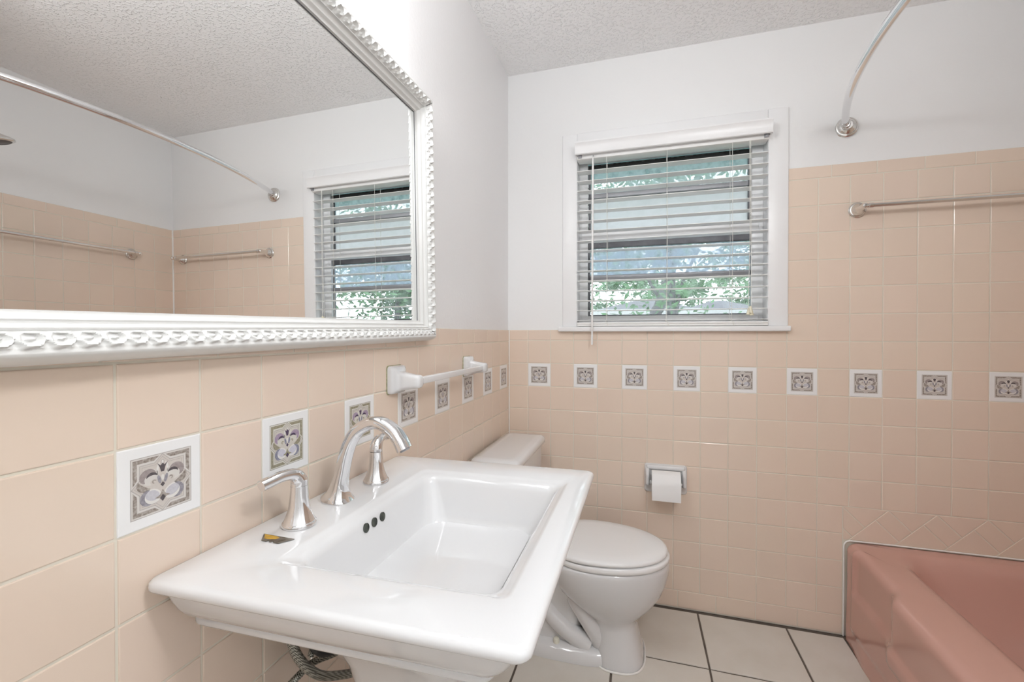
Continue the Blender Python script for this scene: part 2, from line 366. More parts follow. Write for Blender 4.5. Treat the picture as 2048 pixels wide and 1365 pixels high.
# --- left wall
MB().box(-.0062, -.0016, -2.55, 0, 0, 1.2215).build('grout', M_grout, wall_left)
for m in range(-8, 16):
    u0 = -(15.2804-m)*P; u1 = min(0, u0+P)
    for k in range(10):
        z0 = B0 - .005 + k*P
        if k == 8 and m % 2 == 0 and m < 15: deco_tile('left', wall_left, u0, u1, z0, z0+P, m in (2, 4))
        elif u0 < -1.15 and k < 1 and u0 > -.5: continue
        else: rect_tile('left', wall_left, u0, u1, z0, z0+P)
u1 = 0.
while u1 > -2.5:
    u0 = u1-.1535; rect_tile('left', wall_left, u0, u1, B0-.005+10*P, 1.223); u1 = u0
MB().box(-.0055, .0002, -2.55, 0, .004, B0-.006).build('base_tile', M_tile, wall_left)
MB().tube([(.0016, -.0016, .01), (.0016, -.0016, 1.22)], .0022, 8).build('corner_caulk', M_caulk, wall_left, 60)
# --- right wall and shower end wall
MB().box(W+.0016, W+.0062, -TUBL, 0, .36, 1.8785).build('grout', M_grout, wall_right)
for i in range(14):
    u1 = -i*P; u0 = max(-TUBL, u1-P)
    for k in range(3, 16): rect_tile('right', wall_right, u0, u1, max(.383, B0+k*P), B0+(k+1)*P)
u1 = 0.
while u1 > -TUBL+.02: u0 = max(-TUBL, u1-.1525); rect_tile('right', wall_right, u0, u1, B0+16*P, 1.88); u1 = u0
MB().tube([(W-.001, -.001, .39), (W-.001, -.001, 1.88)], .005, 8).build('corner_caulk', M_caulk, wall_right, 60)
MB().box(TUBX+.01, W, -TUBL-.0062, -TUBL-.0016, .36, 1.8785).build('grout', M_grout, wall_alcove)
for i in range(8):
    a = 1.41 + i*P; b = min(W, a+P)
    for k in range(3, 16): rect_tile('front', wall_alcove, a, b, max(.383, B0+k*P), B0+(k+1)*P)
# --- floor tiles
def fj(i, j):
    x = .185 + .3348*i; y = -.343 - .3345*(j-1) if j > 0 else -.013
    r = random.Random(i*31+j*7+5); return Vector((x + r.uniform(-.003, .003), y + (r.uniform(-.003, .003) if j else 0)))
for i in range(-1, 6):
    for j in range(0, 8):
        pts = [fj(i, j+1), fj(i+1, j+1), fj(i+1, j), fj(i, j)]
        pts = [Vector((max(.004, min(q.x, TUBX-.004 if q.y > -TUBL-.2 else W-.004)), max(YF+.004, q.y))) for q in pts]
        if pts[1].x - pts[0].x < .02 or pts[3].y - pts[0].y < .02: continue
        c = sum(pts, Vector((0, 0)))/4; poly = inset([p_-c for p_ in pts], .0034)
        # uneven hand-cut joint edges
        L = []; r = random.Random(i*77+j)
        for a in range(4):
            s_, e_ = poly[a], poly[(a+1) % 4]; nrm = Vector((-(e_-s_).y, (e_-s_).x)).normalized()
            L.append(s_)
            for t in (.2, .4, .6, .8): L.append(s_.lerp(e_, t) + nrm*r.uniform(-.0002, .0012))
        o = bpy.data.objects.new('tile', tile_mesh([tuple(v) for v in L], M_floor, .008, .002)); o.location = (c.x, c.y, random.uniform(-.0006, .0002)); link(o, floor)

# ------------------------------------------------------------------ window
win = tag(empty('window_1', (.725, 0, 1.236)), 'white cased bathroom window with dark metal sashes and four panes', None, None, 'structure')
def wpart(name, mb, m, sm=None):
    mb.v = [(x-.725, y, z-1.236) for x, y, z in mb.v]; return mb.build(name, m, win, sm)
wpart('casing_board', MB().box(1.119, 1.194, -.005, .006, 1.236, 2.131, .004), M_trim, 40)
wpart('casing_board', MB().box(.262, .331, -.0015, .006, 1.236, 2.131, .004), M_trim, 40)
wpart('casing_board', MB().box(.331, 1.119, -.005, .006, 2.056, 2.131, .004), M_trim, 40)
wpart('sill', MB().box(.246, 1.199, -.026, .05, 1.2145, 1.2365, .004), M_trim, 40)
wpart('sloping_stool', MB().add([(.33,.05,1.236),(1.12,.05,1.236),(1.12,.05,1.245),(.33,.05,1.245),(.33,.15,1.236),(1.12,.15,1.236),(1.12,.15,1.268),(.33,.15,1.268)], [(0,1,2,3),(4,7,6,5),(3,2,6,7),(0,4,5,1),(0,3,7,4),(1,5,6,2)]), M_trim)
wpart('jamb', MB().box(.316, .3315, .004, .15, 1.236, 2.06), M_trim); wpart('jamb', MB().box(1.1185, 1.134, .004, .15, 1.236, 2.06), M_trim)
wpart('head', MB().box(.33, 1.12, .004, .15, 2.045, 2.06), M_trim)
wpart('stop', MB().box(.3315, .372, .070, .088, 1.240, 2.046, .002), M_trim, 40); wpart('stop', MB().box(1.074, 1.1185, .070, .088, 1.240, 2.046, .002), M_trim, 40)
wpart('stop', MB().box(.372, 1.074, .070, .088, 2.013, 2.046, .002), M_trim, 40)
wpart('meeting_rail', MB().box(.345, 1.10, .060, .092, 1.645, 1.690, .003), M_trim, 40)
wpart('bottom_rail', MB().box(.345, 1.10, .062, .092, 1.246, 1.288, .003), M_trim, 40)
# ragged sealant line under the head
rg = []; R_ = random.Random(3)
for i in range(61):
    x = .372 + .702*i/60; rg.append((x, 2.008 + R_.uniform(-.004, .002)))
mb = MB()
for i in range(60): mb.box(rg[i][0], rg[i+1][0], .0862, .0905, 1.992, rg[i][1])
wpart('sealant', mb, M_blackcaulk)
def sash(z0, z1, x0, x1, y, fw, bar, top, mA=M_alu):
    wpart('sash_frame', MB().box(x0, x0+fw, y, y+.02, z0, z1).box(x1-fw, x1, y, y+.02, z0, z1).box(x0+fw, x1-fw, y, y+.02, z1-top, z1).box(x0+fw, x1-fw, y, y+.02, z0, z0+.012), mA)
    wpart('sash_bar', MB().box(x0+fw, x1-fw, y-.002, y+.02, bar[0], bar[1], .003), M_gray, 40)
sash(1.684, 2.012, .372, 1.074, .090, .010, (1.852, 1.874), .012)
sash(1.282, 1.650, .364, 1.090, .090, .016, (1.456, 1.484), .036)
def pane(x0, x1, z0, z1, m): wpart('pane', MB().box(x0, x1, .100, .103, z0, z1), m)
pane(.381, 1.065, 1.875, 1.999, M_pane_top); pane(.381, 1.065, 1.694, 1.851, M_pane_frost)
pane(.379, 1.075, 1.485, 1.615, M_pane_film); pane(.379, 1.075, 1.293, 1.455, M_pane_clear)

# ------------------------------------------------------------------ window blind
bl = tag(empty('window_blind', (.725, 0, 1.238)), 'open white horizontal slat blind with wand and pull cords on the window', 'blind')
def bpart(name, mb, m, sm=None, par=None):
    mb.v = [(x-.725, y, z-1.238) for x, y, z in mb.v]; return mb.build(name, m, par or bl, sm)
SX0, SX1 = .3335, 1.1165
prof = [(-.026, .0002), (-.018, .0010), (-.006, .0014), (.006, .0014), (.018, .0010), (.026, .0002), (.026, -.0019), (.018, -.0012), (.006, -.0008), (-.006, -.0008), (-.018, -.0012), (-.026, -.0019)]
smb = MB().loft([[(sx, y, z) for y, z in prof] for sx in (-(SX1-SX0)/2, (SX1-SX0)/2)])
sm_ = bpy.data.meshes.new('slat'); sm_.from_pydata(smb.v, [], smb.f); sm_.materials.append(M_blind); finish(sm_, 40)
SLZ = [1.2645 + .0457*i for i in range(16)]
for i, z in enumerate(SLZ):
    o = bpy.data.objects.new('slat', sm_); o.location = (0, .004, z-1.238); o.rotation_euler = (radians(random.uniform(-1, 1)-1.), radians(random.uniform(-.12, .12)), 0); link(o, bl)
bpart('bottom_rail', MB().box(SX0, SX1, -.022, .03, 1.2385, 1.2475, .003).box(SX0, SX1, -.024, .03, 1.2475, 1.256, .003), M_blind, 40)
bpart('headrail', MB().box(SX0, SX1, -.028, .034, 2.0, 2.040, .003), M_blind, 40)
# crown shaped valance with returns
vp = [(-.052, 2.013), (-.056, 2.016), (-.056, 2.030), (-.058, 2.046), (-.063, 2.058), (-.066, 2.062), (-.066, 2.068), (-.060, 2.068), (-.052, 2.050), (-.049, 2.030), (-.049, 2.013)]
v0, v1 = .3285, 1.1235
mb = MB().loft([[(x, y, z) for y, z in vp] for x in (v0, v1)])
for a, b in ((v0, v0+.006), (v1-.006, v1)): mb.box(a, b, -.052, -.017, 2.013, 2.066)
bpart('valance', mb, M_trim, 30)
for x in (.466, .724, .981):
    lz = 1.256
    mb = MB()
    for y in (-.0235, .0315): mb.tube([(x, y, 2.0), (x+.002, y, 1.6), (x-.001, y, lz)], .0009, 6)
    mb.tube([(x-.006, -.024, 1.262), (x+.004, -.0255, 1.254), (x+.006, -.0245, 1.246), (x+.007, -.0225, 1.238)], .0011, 6)
    for z in SLZ: mb.tube([(x, -.0235, z-.004), (x, .0315, z-.004)], .0006, 4)
    bpart('ladder_cord', mb, M_cord, 60)
bpart('tilt_wand', MB().lathe([(.003, 0), (.0045, .004), (.0045, .80), (.0035, .83), (.002, .845)], (.4045, -.046, 1.154), (.004, .0, 1), 8), M_blind, 40)
bpart('wand_hook', MB().tube([(.408, -.046, 1.995), (.408, -.040, 2.008), (.408, -.030, 2.008)], .0015, 6), M_gray, 60)
cords = MB().tube([(1.044, -.032, 2.0), (1.046, -.033, 1.6), (1.040, -.034, 1.31)], .0011, 6).tube([(1.048, -.032, 2.0), (1.050, -.033, 1.6), (1.053, -.034, 1.31)], .0011, 6)
bpart('pull_cord', cords, M_cord, 60)
for dx, dz in ((1.0395, 1.283), (1.0525, 1.280), (1.049, 1.290)):
    bpart('cord_tassel', MB().lathe([(.003, .028), (.005, .024), (.0065, .010), (.0085, .002), (.0085, 0), (.006, -.001)], (dx, -.036 - .004*(dz > 1.285), dz), (.12 if dx < 1.045 else -.1, 0, 1), 10), M_tassel, 40)
for x in (.340, 1.098): bpart('mount_bracket', MB().box(x, x+.016, -.034, -.029, 2.004, 2.022).box(x+.003, x+.013, -.0365, -.034, 2.007, 2.019), M_gray)

# ------------------------------------------------------------------ mirror
mir = tag(empty('wall_mirror', (.002, -1.42, 1.1765)), 'large wall mirror in a white frame carved with a braided scroll border', 'mirror')
mir.rotation_euler = (.0150, -.0075, .005)
Y0, Y1, Z0m, Z1m = -1.98 + 1.42, -.866 + 1.42, 0.0, 1.886 - 1.18
FP = [(0, 0, -1), (0, .018, -1), (.004, .031, -1), (.009, .0415, -1), (.0125, .0445, -1)]
NB = 16
FP += [(.0135 + .0225*i/NB, .0445 - .0135*i/NB, 1 - i/NB) for i in range(NB+1)]
FP += [(.0375, .0325, -1), (.0390, .0325, -1), (.0400, .0270, -1), (.0430, .0225, -1), (.0460, .0215, -1), (.0480, .0230, -1), (.0495, .0220, -1), (.0510, .0165, -1), (.0545, .0140, -1), (.0570, .0140, -1), (.0580, .0090, -1)]
def braid(s, t):
    u = s/.0243; a = u - math.floor(u); h = 0
    tt = t + .10*(a-.5)
    e = sqrt(((a-.5)/.40)**2 + ((tt-.34)/.30)**2); ang = math.atan2(tt-.34, a-.5)
    gap = 1 - .75*math.exp(-((ang+2.3)/.5)**2)
    h += 1.0*gap*math.exp(-((e-1)/.26)**2)
    h += .85*math.exp(-((a-.52)/.17)**2 - ((tt-.33)/.10)**2)
    for ca, ct, ra, rt, w in ((.22, .72, .16, .10, .65), (.72, .74, .14, .09, .5), (-.28, .74, .14, .09, .5), (1.22, .72, .16, .10, .65)):
        h += w*math.exp(-((a-ca)/ra)**2 - ((t-ct)/rt)**2)
    return min(h, 1.15)*sstep(0, .06, t)*sstep(1, .94, t)
def frame_side(c0, c1, axis, outer, inward):
    """axis 'y' or 'z'; c0..c1 run along it; outer = fixed coordinate of the outer edge; inward = +1/-1"""
    n = int((c1-c0)/.0243*11); rows = []
    for d, h, t in FP:
        L = []
        for i in range(n+1):
            s = c0 + d + (c1-c0-2*d)*i/n
            hh = h + (.0078*braid(s, t) if t >= 0 else 0)
            f = outer + inward*(d - (.0012*braid(s, t) if t >= 0 else 0))
            L.append((hh, s, f) if axis == 'y' else (hh, f, s))
        rows.append(L)
    return MB().loft(rows, False, False, False)
for a in ((Y0, Y1, 'y', Z0m, 1), (Y0, Y1, 'y', Z1m, -1), (Z0m, Z1m, 'z', Y0, 1), (Z0m, Z1m, 'z', Y1, -1)):
    frame_side(*a).build('frame_rail' if a[2] == 'y' else 'frame_stile', M_frame, mir, 50)
MB().box(.004, .0085, Y0+.05, Y1-.05, Z0m+.05, Z1m-.05).build('glass', M_mirror, mir)
es = MB()
for a in ((Y0+.0565, Y0+.060, Z0m+.0565, Z1m-.0565), (Y1-.060, Y1-.0565, Z0m+.0565, Z1m-.0565), (Y0+.06, Y1-.06, Z1m-.060, Z1m-.0565)): es.box(.0085, .0092, a[0], a[1], a[2], a[3])
es.build('dark_edge_gap', M_alu, mir)
MB().box(.0, .004, Y0+.01, Y1-.01, Z0m+.01, Z1m-.01).build('backing_board', M_black, mir)

# ------------------------------------------------------------------ pedestal sink
sk = tag(empty('pedestal_sink', (.26, -1.327, 0)), 'white rectangular pedestal sink with stepped rim under the mirror', 'sink')
def spart(name, mb, m, sm=None, par=None):
    k = .028 if name != 'pedestal' else 0      # the basin sits slightly askew
    mb.v = [(x-.26, y+1.327 + k*x, z) for x, y, z in mb.v]; return mb.build(name, m, par or sk, sm)
XA, XB, YA, YB, ZS = .001, .516, -1.647, -1.0234, .884
def o_(i, z, r=.012, ib=None): return rr(XA + (ib or 0), XB-i, YA+i, YB-i, r, z, 5)
def b_(x0, x1, y0, y1, r, z): return rr(x0, x1, y0, y1, r, z, 5)
loops = [b_(.275, .305, -1.352, -1.322, .014, .7445), b_(.20, .39, -1.465, -1.215, .05, .7495), b_(.180, .412, -1.500, -1.180, .055, .756), b_(.166, .428, -1.520, -1.160, .05, .772), b_(.160, .434, -1.527, -1.152, .042, .794),
         b_(.150, .445, -1.5385, -1.1405, .026, .862), b_(.1475, .4475, -1.541, -1.138, .024, .8695), b_(.143, .452, -1.5455, -1.1335, .022, .8745), b_(.1375, .4575, -1.551, -1.128, .02, .8775), b_(.133, .462, -1.5555, -1.1235, .018, .8790),
         b_(.130, .465, -1.5585, -1.1205, .017, .8805), b_(.127, .468, -1.5615, -1.1175, .016, .8823), b_(.123, .472, -1.5655, -1.1135, .014, .8835),
         o_(.010, .884, .012, .008), o_(.005, .883, .014, .004), o_(.0015, .8800, .016, .001), o_(0, .8765, .018), o_(0, .8725, .018), o_(.002, .8695, .017), o_(.006, .8675, .016), o_(.012, .8668, .016),
         o_(.020, .8662, .014), o_(.023, .8645, .014), o_(.024, .856, .016), o_(.028, .842, .02), o_(.035, .8275, .022), o_(.045, .8145, .022), o_(.056, .8060, .022), o_(.066, .8020, .022),
         o_(.0635, .8005, .02), o_(.062, .7970, .02), o_(.062, .7920, .02), o_(.064, .7890, .02), o_(.070, .7875, .02), o_(.095, .785, .02), o_(.125, .775, .03),
         b_(.05, .39, -1.51, -1.155, .05, .745), b_(.09, .38, -1.48, -1.185, .06, .715), b_(.15, .36, -1.45, -1.205, .05, .70)]
spart('basin', MB().loft(loops), M_porc, 50)
ped = [(.12, .400, .188, .782), (.12, .396, .182, .768), (.125, .385, .165, .735), (.135, .365, .143, .70), (.143, .352, .122, .66), (.148, .343, .108, .61), (.15, .337, .098, .55), (.15, .333, .092, .45), (.148, .334, .092, .32), (.142, .340, .098, .20), (.132, .352, .110, .11), (.120, .368, .128, .06), (.115, .374, .135, .045), (.115, .374, .135, .0)]
spart('pedestal', MB().loft([rr(a, b, -1.327-h, -1.327+h, .045, z, 6) for a, b, h, z in ped]), M_porc, 50)
spart('drain', MB().lathe([(.0, .0), (.021, 0), (.021, .002), (.016, .0032), (.0, .0036)], (.29, -1.337, .7445), (0, 0, 1), 24, False, False), M_chrome, 40)
for y in (-1.3302, -1.3562, -1.3812):
    n_ = Vector((1, 0, .14)).normalized()
    spart('overflow_hole', MB().lathe([(.0078, -.004), (.0084, .0012), (.0076, .0016), (.007, .0003), (0.0005, .0002)], (.1510, y, .8575), n_, 18), M_hole, 40)

# ------------------------------------------------------------------ faucet
fa = tag(empty('faucet', (.062, -1.337, ZS)), 'polished chrome widespread faucet with arched spout on the sink deck', 'faucet')
def fpart(name, mb, m, sm=None, par=None):
    mb.v = [(x-.055, y+1.328, z-ZS) for x, y, z in mb.v]; return mb.build(name, m, par or fa, sm)
ctr = catmull([(.0535, -1.328, .888), (.0575, -1.328, .912), (.0630, -1.328, .9367), (.0710, -1.328, .970), (.0830, -1.328, 1.0000), (.1040, -1.328, 1.0245), (.1400, -1.328, 1.0385), (.1720, -1.328, 1.0265), (.1880, -1.328, 1.0105), (.1985, -1.328, .9925)], 5)
loops = []; NS = len(ctr)
for i, c in enumerate(ctr):
    t = (ctr[min(i+1, NS-1)] - ctr[max(i-1, 0)]).normalized(); up = Vector((0, 1, 0)); nrm = t.cross(up).normalized(); f = i/(NS-1)
    rn = .0118 + .016*math.exp(-f/.07) + .001*sstep(.3, 0, f); rb = .0135 + .0140*math.exp(-f/.08) + .0035*sstep(.55, 1, f)
    if f > .9: rn *= 1.04
    L = []
    for k in range(28):
        a = 2*pi*k/28; ca, sa = cos(a), sin(a); e = .72
        L.append(c + nrm*rn*math.copysign(abs(ca)**e, ca) + up*rb*math.copysign(abs(sa)**e, sa))
    loops.append(L)
fpart('spout', MB().loft([[Vector((v.x, v.y, ZS)) for v in loops[0]]] + loops), M_chrome, 50)
fpart('aerator', MB().lathe([(.0095, -.002), (.0095, .003), (.0075, .0035)], ctr[-1], (ctr[-1]-ctr[-3]), 20), M_gray, 50)
for sy, y in ((-1, -1.4395), (1, -1.2165)):
    hb = fpart('valve_body', MB().lathe([(.0270, 0), (.0272, .0045), (.0262, .0062), (.0248, .0072), (.0242, .0090), (.0212, .0150), (.0182, .024), (.0160, .034), (.0145, .046), (.0138, .058), (.0134, .0660)], (.064, y, ZS), (0, 0, 1), 36), M_chrome, 35)
    pth = catmull([(.064, y, ZS+.0665), (.064, y+sy*.001, ZS+.0765), (.0625, y+sy*.010, ZS+.0865), (.0580, y+sy*.030, ZS+.0895), (.0530, y+sy*.048, ZS+.0865), (.0490, y+sy*.063, ZS+.0835)], 5)
    if sy > 0: pth = [Vector((.128-q.x + .0, q.y, q.z)) if False else Vector((q.x, q.y, q.z)) for q in pth]
    n = len(pth); rad = [.0134]*3 + [.0132 - .004*sstep(0, .5, i/(n-4)) for i in range(n-3)]; rad2 = [.0134]*3 + [.0134 - .0025*sstep(0, .5, i/(n-4)) for i in range(n-3)]
    fpart('lever', MB().tube(pth, rad, 20, True, rad2), M_chrome, 45, None)

# utility blade on the sink deck
pts = [(.0372, -1.4873), (.0522, -1.5067), (.0615, -1.5068), (.0625, -1.5035), (.0660, -1.5035), (.0665, -1.5069), (.0700, -1.5069), (.0710, -1.5036), (.0740, -1.5037), (.0745, -1.5070), (.0843, -1.5071), (.0978, -1.4883)]
cx, cy = .066, -1.497
bd = tag(empty('utility_blade', (cx+.0075, cy-.008, ZS)), 'small worn utility knife blade with yellow paint lying on the sink', 'blade')
MB().loft([[(x-cx, y-cy, z) for x, y in pts] for z in (.0004, .0012)]).build('blade', M_steelblade, bd)
MB().loft([[(x-cx, y-cy, z) for x, y in ((.0400, -1.4880), (.0520, -1.5010), (.0620, -1.5000), (.0700, -1.4975), (.0735, -1.4925), (.0640, -1.4890))] for z in (.0012, .00135)]).build('yellow_paint', M_yellow, bd)

# ------------------------------------------------------------------ plumbing under the sink
def hose(name, label, pts, r, m, cat='hose', grp=None):
    o = MB().tube(catmull(pts, 10), r, 14).build(name, m, None, 60); tag(o, label, cat, grp); return o
hose('supply_hose', 'braided steel supply hose looping widest under the sink', [(.064, -1.4395, .795), (.066, -1.464, .75), (.07, -1.466, .70), (.072, -1.446, .650), (.074, -1.405, .597), (.074, -1.345, .553), (.072, -1.285, .520), (.06, -1.20, .50), (.03, -1.15, .49), (.0, -1.14, .488)], .0078, M_braid)
hose('supply_hose', 'braided steel supply hose crossing low behind the large hose loop', [(.064, -1.2165, .80), (.062, -1.235, .68), (.058, -1.28, .577), (.054, -1.332, .584), (.048, -1.393, .605), (.045, -1.425, .603), (.03, -1.455, .585), (.0, -1.47, .56)], .0062, M_braid)
hose('pop_up_linkage_hose', 'short braided hose hanging straight behind the black hose', [(.05, -1.376, .80), (.05, -1.381, .66), (.05, -1.388, .640), (.046, -1.394, .618)], .0058, M_braid)
hose('drain_hose', 'thin black rubber hose curving under the sink', [(.085, -1.43, .80), (.084, -1.447, .72), (.083, -1.436, .675), (.083, -1.407, .639), (.083, -1.370, .622), (.083, -1.340, .626), (.083, -1.31, .66), (.083, -1.30, .78)], .0060, M_black)
tr = tag(empty('drain_trap', (.1, -1.31, .5)), 'chrome drain trap pipe behind the sink pedestal', 'pipe')
MB().tube(catmull([(.10, -.02, .22), (.08, -.0, .09), (.03, .0, .045), (-.03, .0, .07), (-.10, .0, .075)], 8), .016, 16).build('pipe', M_chrome, tr, 60)
MB().lathe([(.034, 0), (.030, .004), (.018, .008)], (-.0995, 0, .075), (1, 0, 0), 24).build('wall_flange', M_chrome, tr, 40)

# ------------------------------------------------------------------ toilet
TY = -.335
to = tag(empty('toilet', (.40, TY, 0)), 'white two piece toilet with closed lid beside the sink', 'toilet')
def tpart(name, mb, m, sm=None, par=None):
    mb.v = [(x-.40, y-TY, z) for x, y, z in mb.v]; return mb.build(name, m, par or to, sm)
def egg(x0, x1, b, z, ex=2.0, n=44, xm=None):
    """egg loop: back x0, front x1, half width b"""
    xm = xm if xm is not None else x0 + (x1-x0)*.42; L = []
    for k in range(n):
        a = 2*pi*k/n; c, s_ = cos(a), sin(a); c2 = math.copysign(abs(c)**(2/ex), c); s2 = math.copysign(abs(s_)**(2/ex), s_)
        L.append(Vector((xm + (x1-xm if c > 0 else xm-x0)*c2, TY + b*s2, z)))
    return L
bw = [egg(.455, .630, .122, 0, 2.8), egg(.455, .629, .121, .012, 2.8), egg(.455, .622, .112, .04, 2.8), egg(.452, .612, .103, .09, 2.7), egg(.448, .604, .098, .125, 2.6), egg(.440, .603, .098, .143, 2.5), egg(.425, .612, .106, .160, 2.4), egg(.39, .638, .122, .182, 2.3), egg(.345, .668, .141, .213, 2.2), egg(.30, .693, .159, .25, 2.15), egg(.265, .709, .172, .29, 2.1), egg(.245, .717, .179, .325, 2.1), egg(.235, .720, .182, .352, 2.1), egg(.233, .718, .181, .364, 2.1), egg(.237, .712, .176, .370, 2.1)]
tpart('bowl', MB().loft(bw), M_porc, 60)
ft = [egg(.14, .56, .124, 0, 3.2), egg(.14, .56, .123, .012, 3.2), egg(.143, .555, .117, .030, 3.2), egg(.150, .55, .108, .040, 3.0), egg(.165, .54, .085, .048, 2.6)]
tpart('foot', MB().loft(ft), M_porc, 50)
for s in (-1, 1):
    tw = catmull([(.40, TY+s*.050, .27), (.38, TY+s*.070, .225), (.42, TY+s*.072, .16), (.46, TY+s*.066, .095), (.47, TY+s*.055, .06)], 6)
    tpart('trapway', MB().tube(tw, .034, 16), M_porc, 60)
    tw = catmull([(.20, TY+s*.045, .30), (.24, TY+s*.060, .20), (.31, TY+s*.066, .12), (.38, TY+s*.066, .07), (.43, TY+s*.06, .04)], 6)
    tpart('trapway', MB().tube(tw, .036, 16), M_porc, 60)
    tpart('bolt_cap', MB().lathe([(.0125, 0), (.012, .014), (.0095, .019), (.004, .0205)], (.314, TY+s*.088, .040), (0, 0, 1), 18), M_ivory, 40)
tpart('rear_body', MB().loft([rr(.10, .40, TY-.075, TY+.075, .04, .04, 5), rr(.09, .40, TY-.08, TY+.08, .04, .2, 5), rr(.06, .40, TY-.14, TY+.14, .05, .30, 5), rr(.05, .36, TY-.17, TY+.17, .04, .36, 5), rr(.05, .33, TY-.17, TY+.17, .04, .372, 5)]), M_porc, 50)
tpart('floor_caulk', MB().tube([tuple(v) for v in egg(.45, .634, .126, .002, 2.8)] + [tuple(egg(.45, .634, .126, .002, 2.8)[0])], .004, 6), M_caulk, 60)
st = [egg(.262, .716, .180, .373, 2.1), egg(.258, .7205, .1835, .378, 2.1), egg(.258, .7205, .1835, .388, 2.1), egg(.262, .716, .180, .3925, 2.1)]
tpart('seat', MB().loft(st), M_seat, 50)
ld = [egg(.252, .709, .176, .396, 2.1), egg(.247, .7135, .180, .4, 2.1), egg(.247, .7135, .180, .4055, 2.1), egg(.250, .710, .1765, .4105, 2.1), egg(.258, .701, .168, .4140, 2.1), egg(.30, .65, .13, .4175, 2.1), egg(.38, .55, .06, .4185, 2.1)]
tpart('lid', MB().loft(ld), M_seat, 60)
for s in (-1, 1): tpart('hinge', MB().box(.232, .262, TY+s*.075-.018, TY+s*.075+.018, .372, .402, .005), M_seat, 40)
tk = [rr(.035, .170, TY-.205, TY+.205, .03, .373, 5), rr(.030, .180, TY-.215, TY+.215, .03, .40, 5), rr(.025, .190, TY-.226, TY+.226, .03, .60, 5), rr(.025, .192, TY-.228, TY+.228, .03, .716, 5)]
tpart('tank', MB().loft(tk), M_porc, 50)
tl = [rr(.022, .200, TY-.234, TY+.234, .03, .716, 5), rr(.018, .206, TY-.238, TY+.238, .032, .722, 5), rr(.018, .206, TY-.238, TY+.238, .032, .735, 5), rr(.021, .202, TY-.234, TY+.234, .03, .744, 5), rr(.030, .192, TY-.224, TY+.224, .026, .750, 5), rr(.05, .17, TY-.2, TY+.2, .02, .752, 5)]
tpart('tank_lid', MB().loft(tl), M_porc, 50)
lv = tpart('flush_lever', MB().tube([(.193, TY-.165, .66), (.212, TY-.165, .66), (.214, TY-.15, .66), (.212, TY-.10, .652)], [.011, .009, .008, .006], 12), M_chrome, 50)

# ------------------------------------------------------------------ toilet paper holder and roll
hx, hz = .7205, .566
th = tag(empty('toilet_paper_holder', (hx, 0, hz)), 'white ceramic toilet paper holder set on the tiled wall below the window', 'holder')
def hpart(name, mb, m, sm=None):
    mb.v = [(x-hx, y, z-hz) for x, y, z in mb.v]; return mb.build(name, m, th, sm)
def vrr(i, y, r): return [(v.x, y, v.y) for v in rr(.632+i, .809-i, .503+i, .629-i, r, 0, 5)]
hpart('plate', MB().loft([vrr(0, .004, .012), vrr(0, -.004, .012), vrr(.002, -.008, .012), vrr(.007, -.0105, .011)]), M_porc, 40)
# arched hood: two side arms joined over the top
arch = MB()
for x0, x1, xi in ((.634, .655, 1), (.786, .807, -1)):
    a = [(x0, -.006, .620), (x1, -.006, .620), (x1, -.006, .530), (x0, -.006, .530)]
    L0 = [(x, y, z) for x, y, z in a]; w = .006
    if xi > 0: L1 = [(x0+.004, -.052, .592), (x1-.004, -.052, .592), (x1-.004, -.052, .545), (x0+.004, -.052, .545)]
    else: L1 = [(x0+.004, -.052, .592), (x1-.004, -.052, .592), (x1-.004, -.052, .545), (x0+.004, -.052, .545)]
    bm = bmesh.new(); vs = [bm.verts.new(v) for v in L0+L1]
    for f in ((0,1,2,3),(7,6,5,4),(0,4,5,1),(1,5,6,2),(2,6,7,3),(3,7,4,0)): bm.faces.new([vs[i] for i in f])
    bmesh.ops.recalc_face_normals(bm, faces=bm.faces); bmesh.ops.bevel(bm, geom=bm.edges[:], offset=.006, segments=3, profile=.5, affect='EDGES'); bm.verts.index_update()
    arch.add([v.co[:] for v in bm.verts], [[v.index for v in f.verts] for f in bm.faces]); bm.free()
arch.box(.640, .801, -.022, -.004, .606, .626, .007)
hpart('arms', arch, M_porc, 50)
hpart('spindle', MB().lathe([(.004, 0), (.0065, .003), (.0065, .129), (.004, .132)], (.6545, -.046, .5585), (1, 0, 0), 16), M_seat, 50)
hpart('spindle_knob', MB().lathe([(.004, 0), (.008, .002), (.008, .006), (.0065, .008)], (.6535, -.046, .5585), (1, 0, 0), 16), M_seat, 50)
rc = (.662, -.050, .556)
rollm = MB(); NR = 40; R0 = .0555
sp = []
for k in range(NR+1):
    a = pi - 2*pi*k/NR*1.0; sp.append((R0*cos(a), R0*sin(a)))
prof_o = [(-R0*cos(2*pi*k/NR - pi/2), R0*sin(2*pi*k/NR - pi/2)) for k in range(NR)]
prof_i = [(.019*(y/R0), .019*(z/R0)) for y, z in prof_o]
Lp = [[(x, y, z) for y, z in pr] for x, pr in ((0, prof_i), (0, prof_o), (.001, [(y*1.004, z*1.004) for y, z in prof_o]), (.115, [(y*1.004, z*1.004) for y, z in prof_o]), (.116, prof_o), (.116, prof_i))]
Lp.append(Lp[0]); rollm.loft(Lp, False, False)
tp = tag(empty('toilet_paper_roll', rc), 'white toilet paper roll hanging in the ceramic wall holder', 'toilet paper')
rollm.build('roll', M_paper, tp, 40)
sh = []
for x in (.0005, .1155): sh.append([(x, y, z) for y, z in [(-.0560*cos(radians(a)), .0560*sin(radians(a))) for a in range(60, -1, -10)] + [(-.0563, -.015), (-.0563, -.030), (-.0552, -.044), (-.0530, -.057), (-.0524, -.057), (-.0545, -.044), (-.0557, -.030), (-.0557, -.015)] + [(-.0556*cos(radians(a)), .0556*sin(radians(a))) for a in range(0, 61, 10)]])
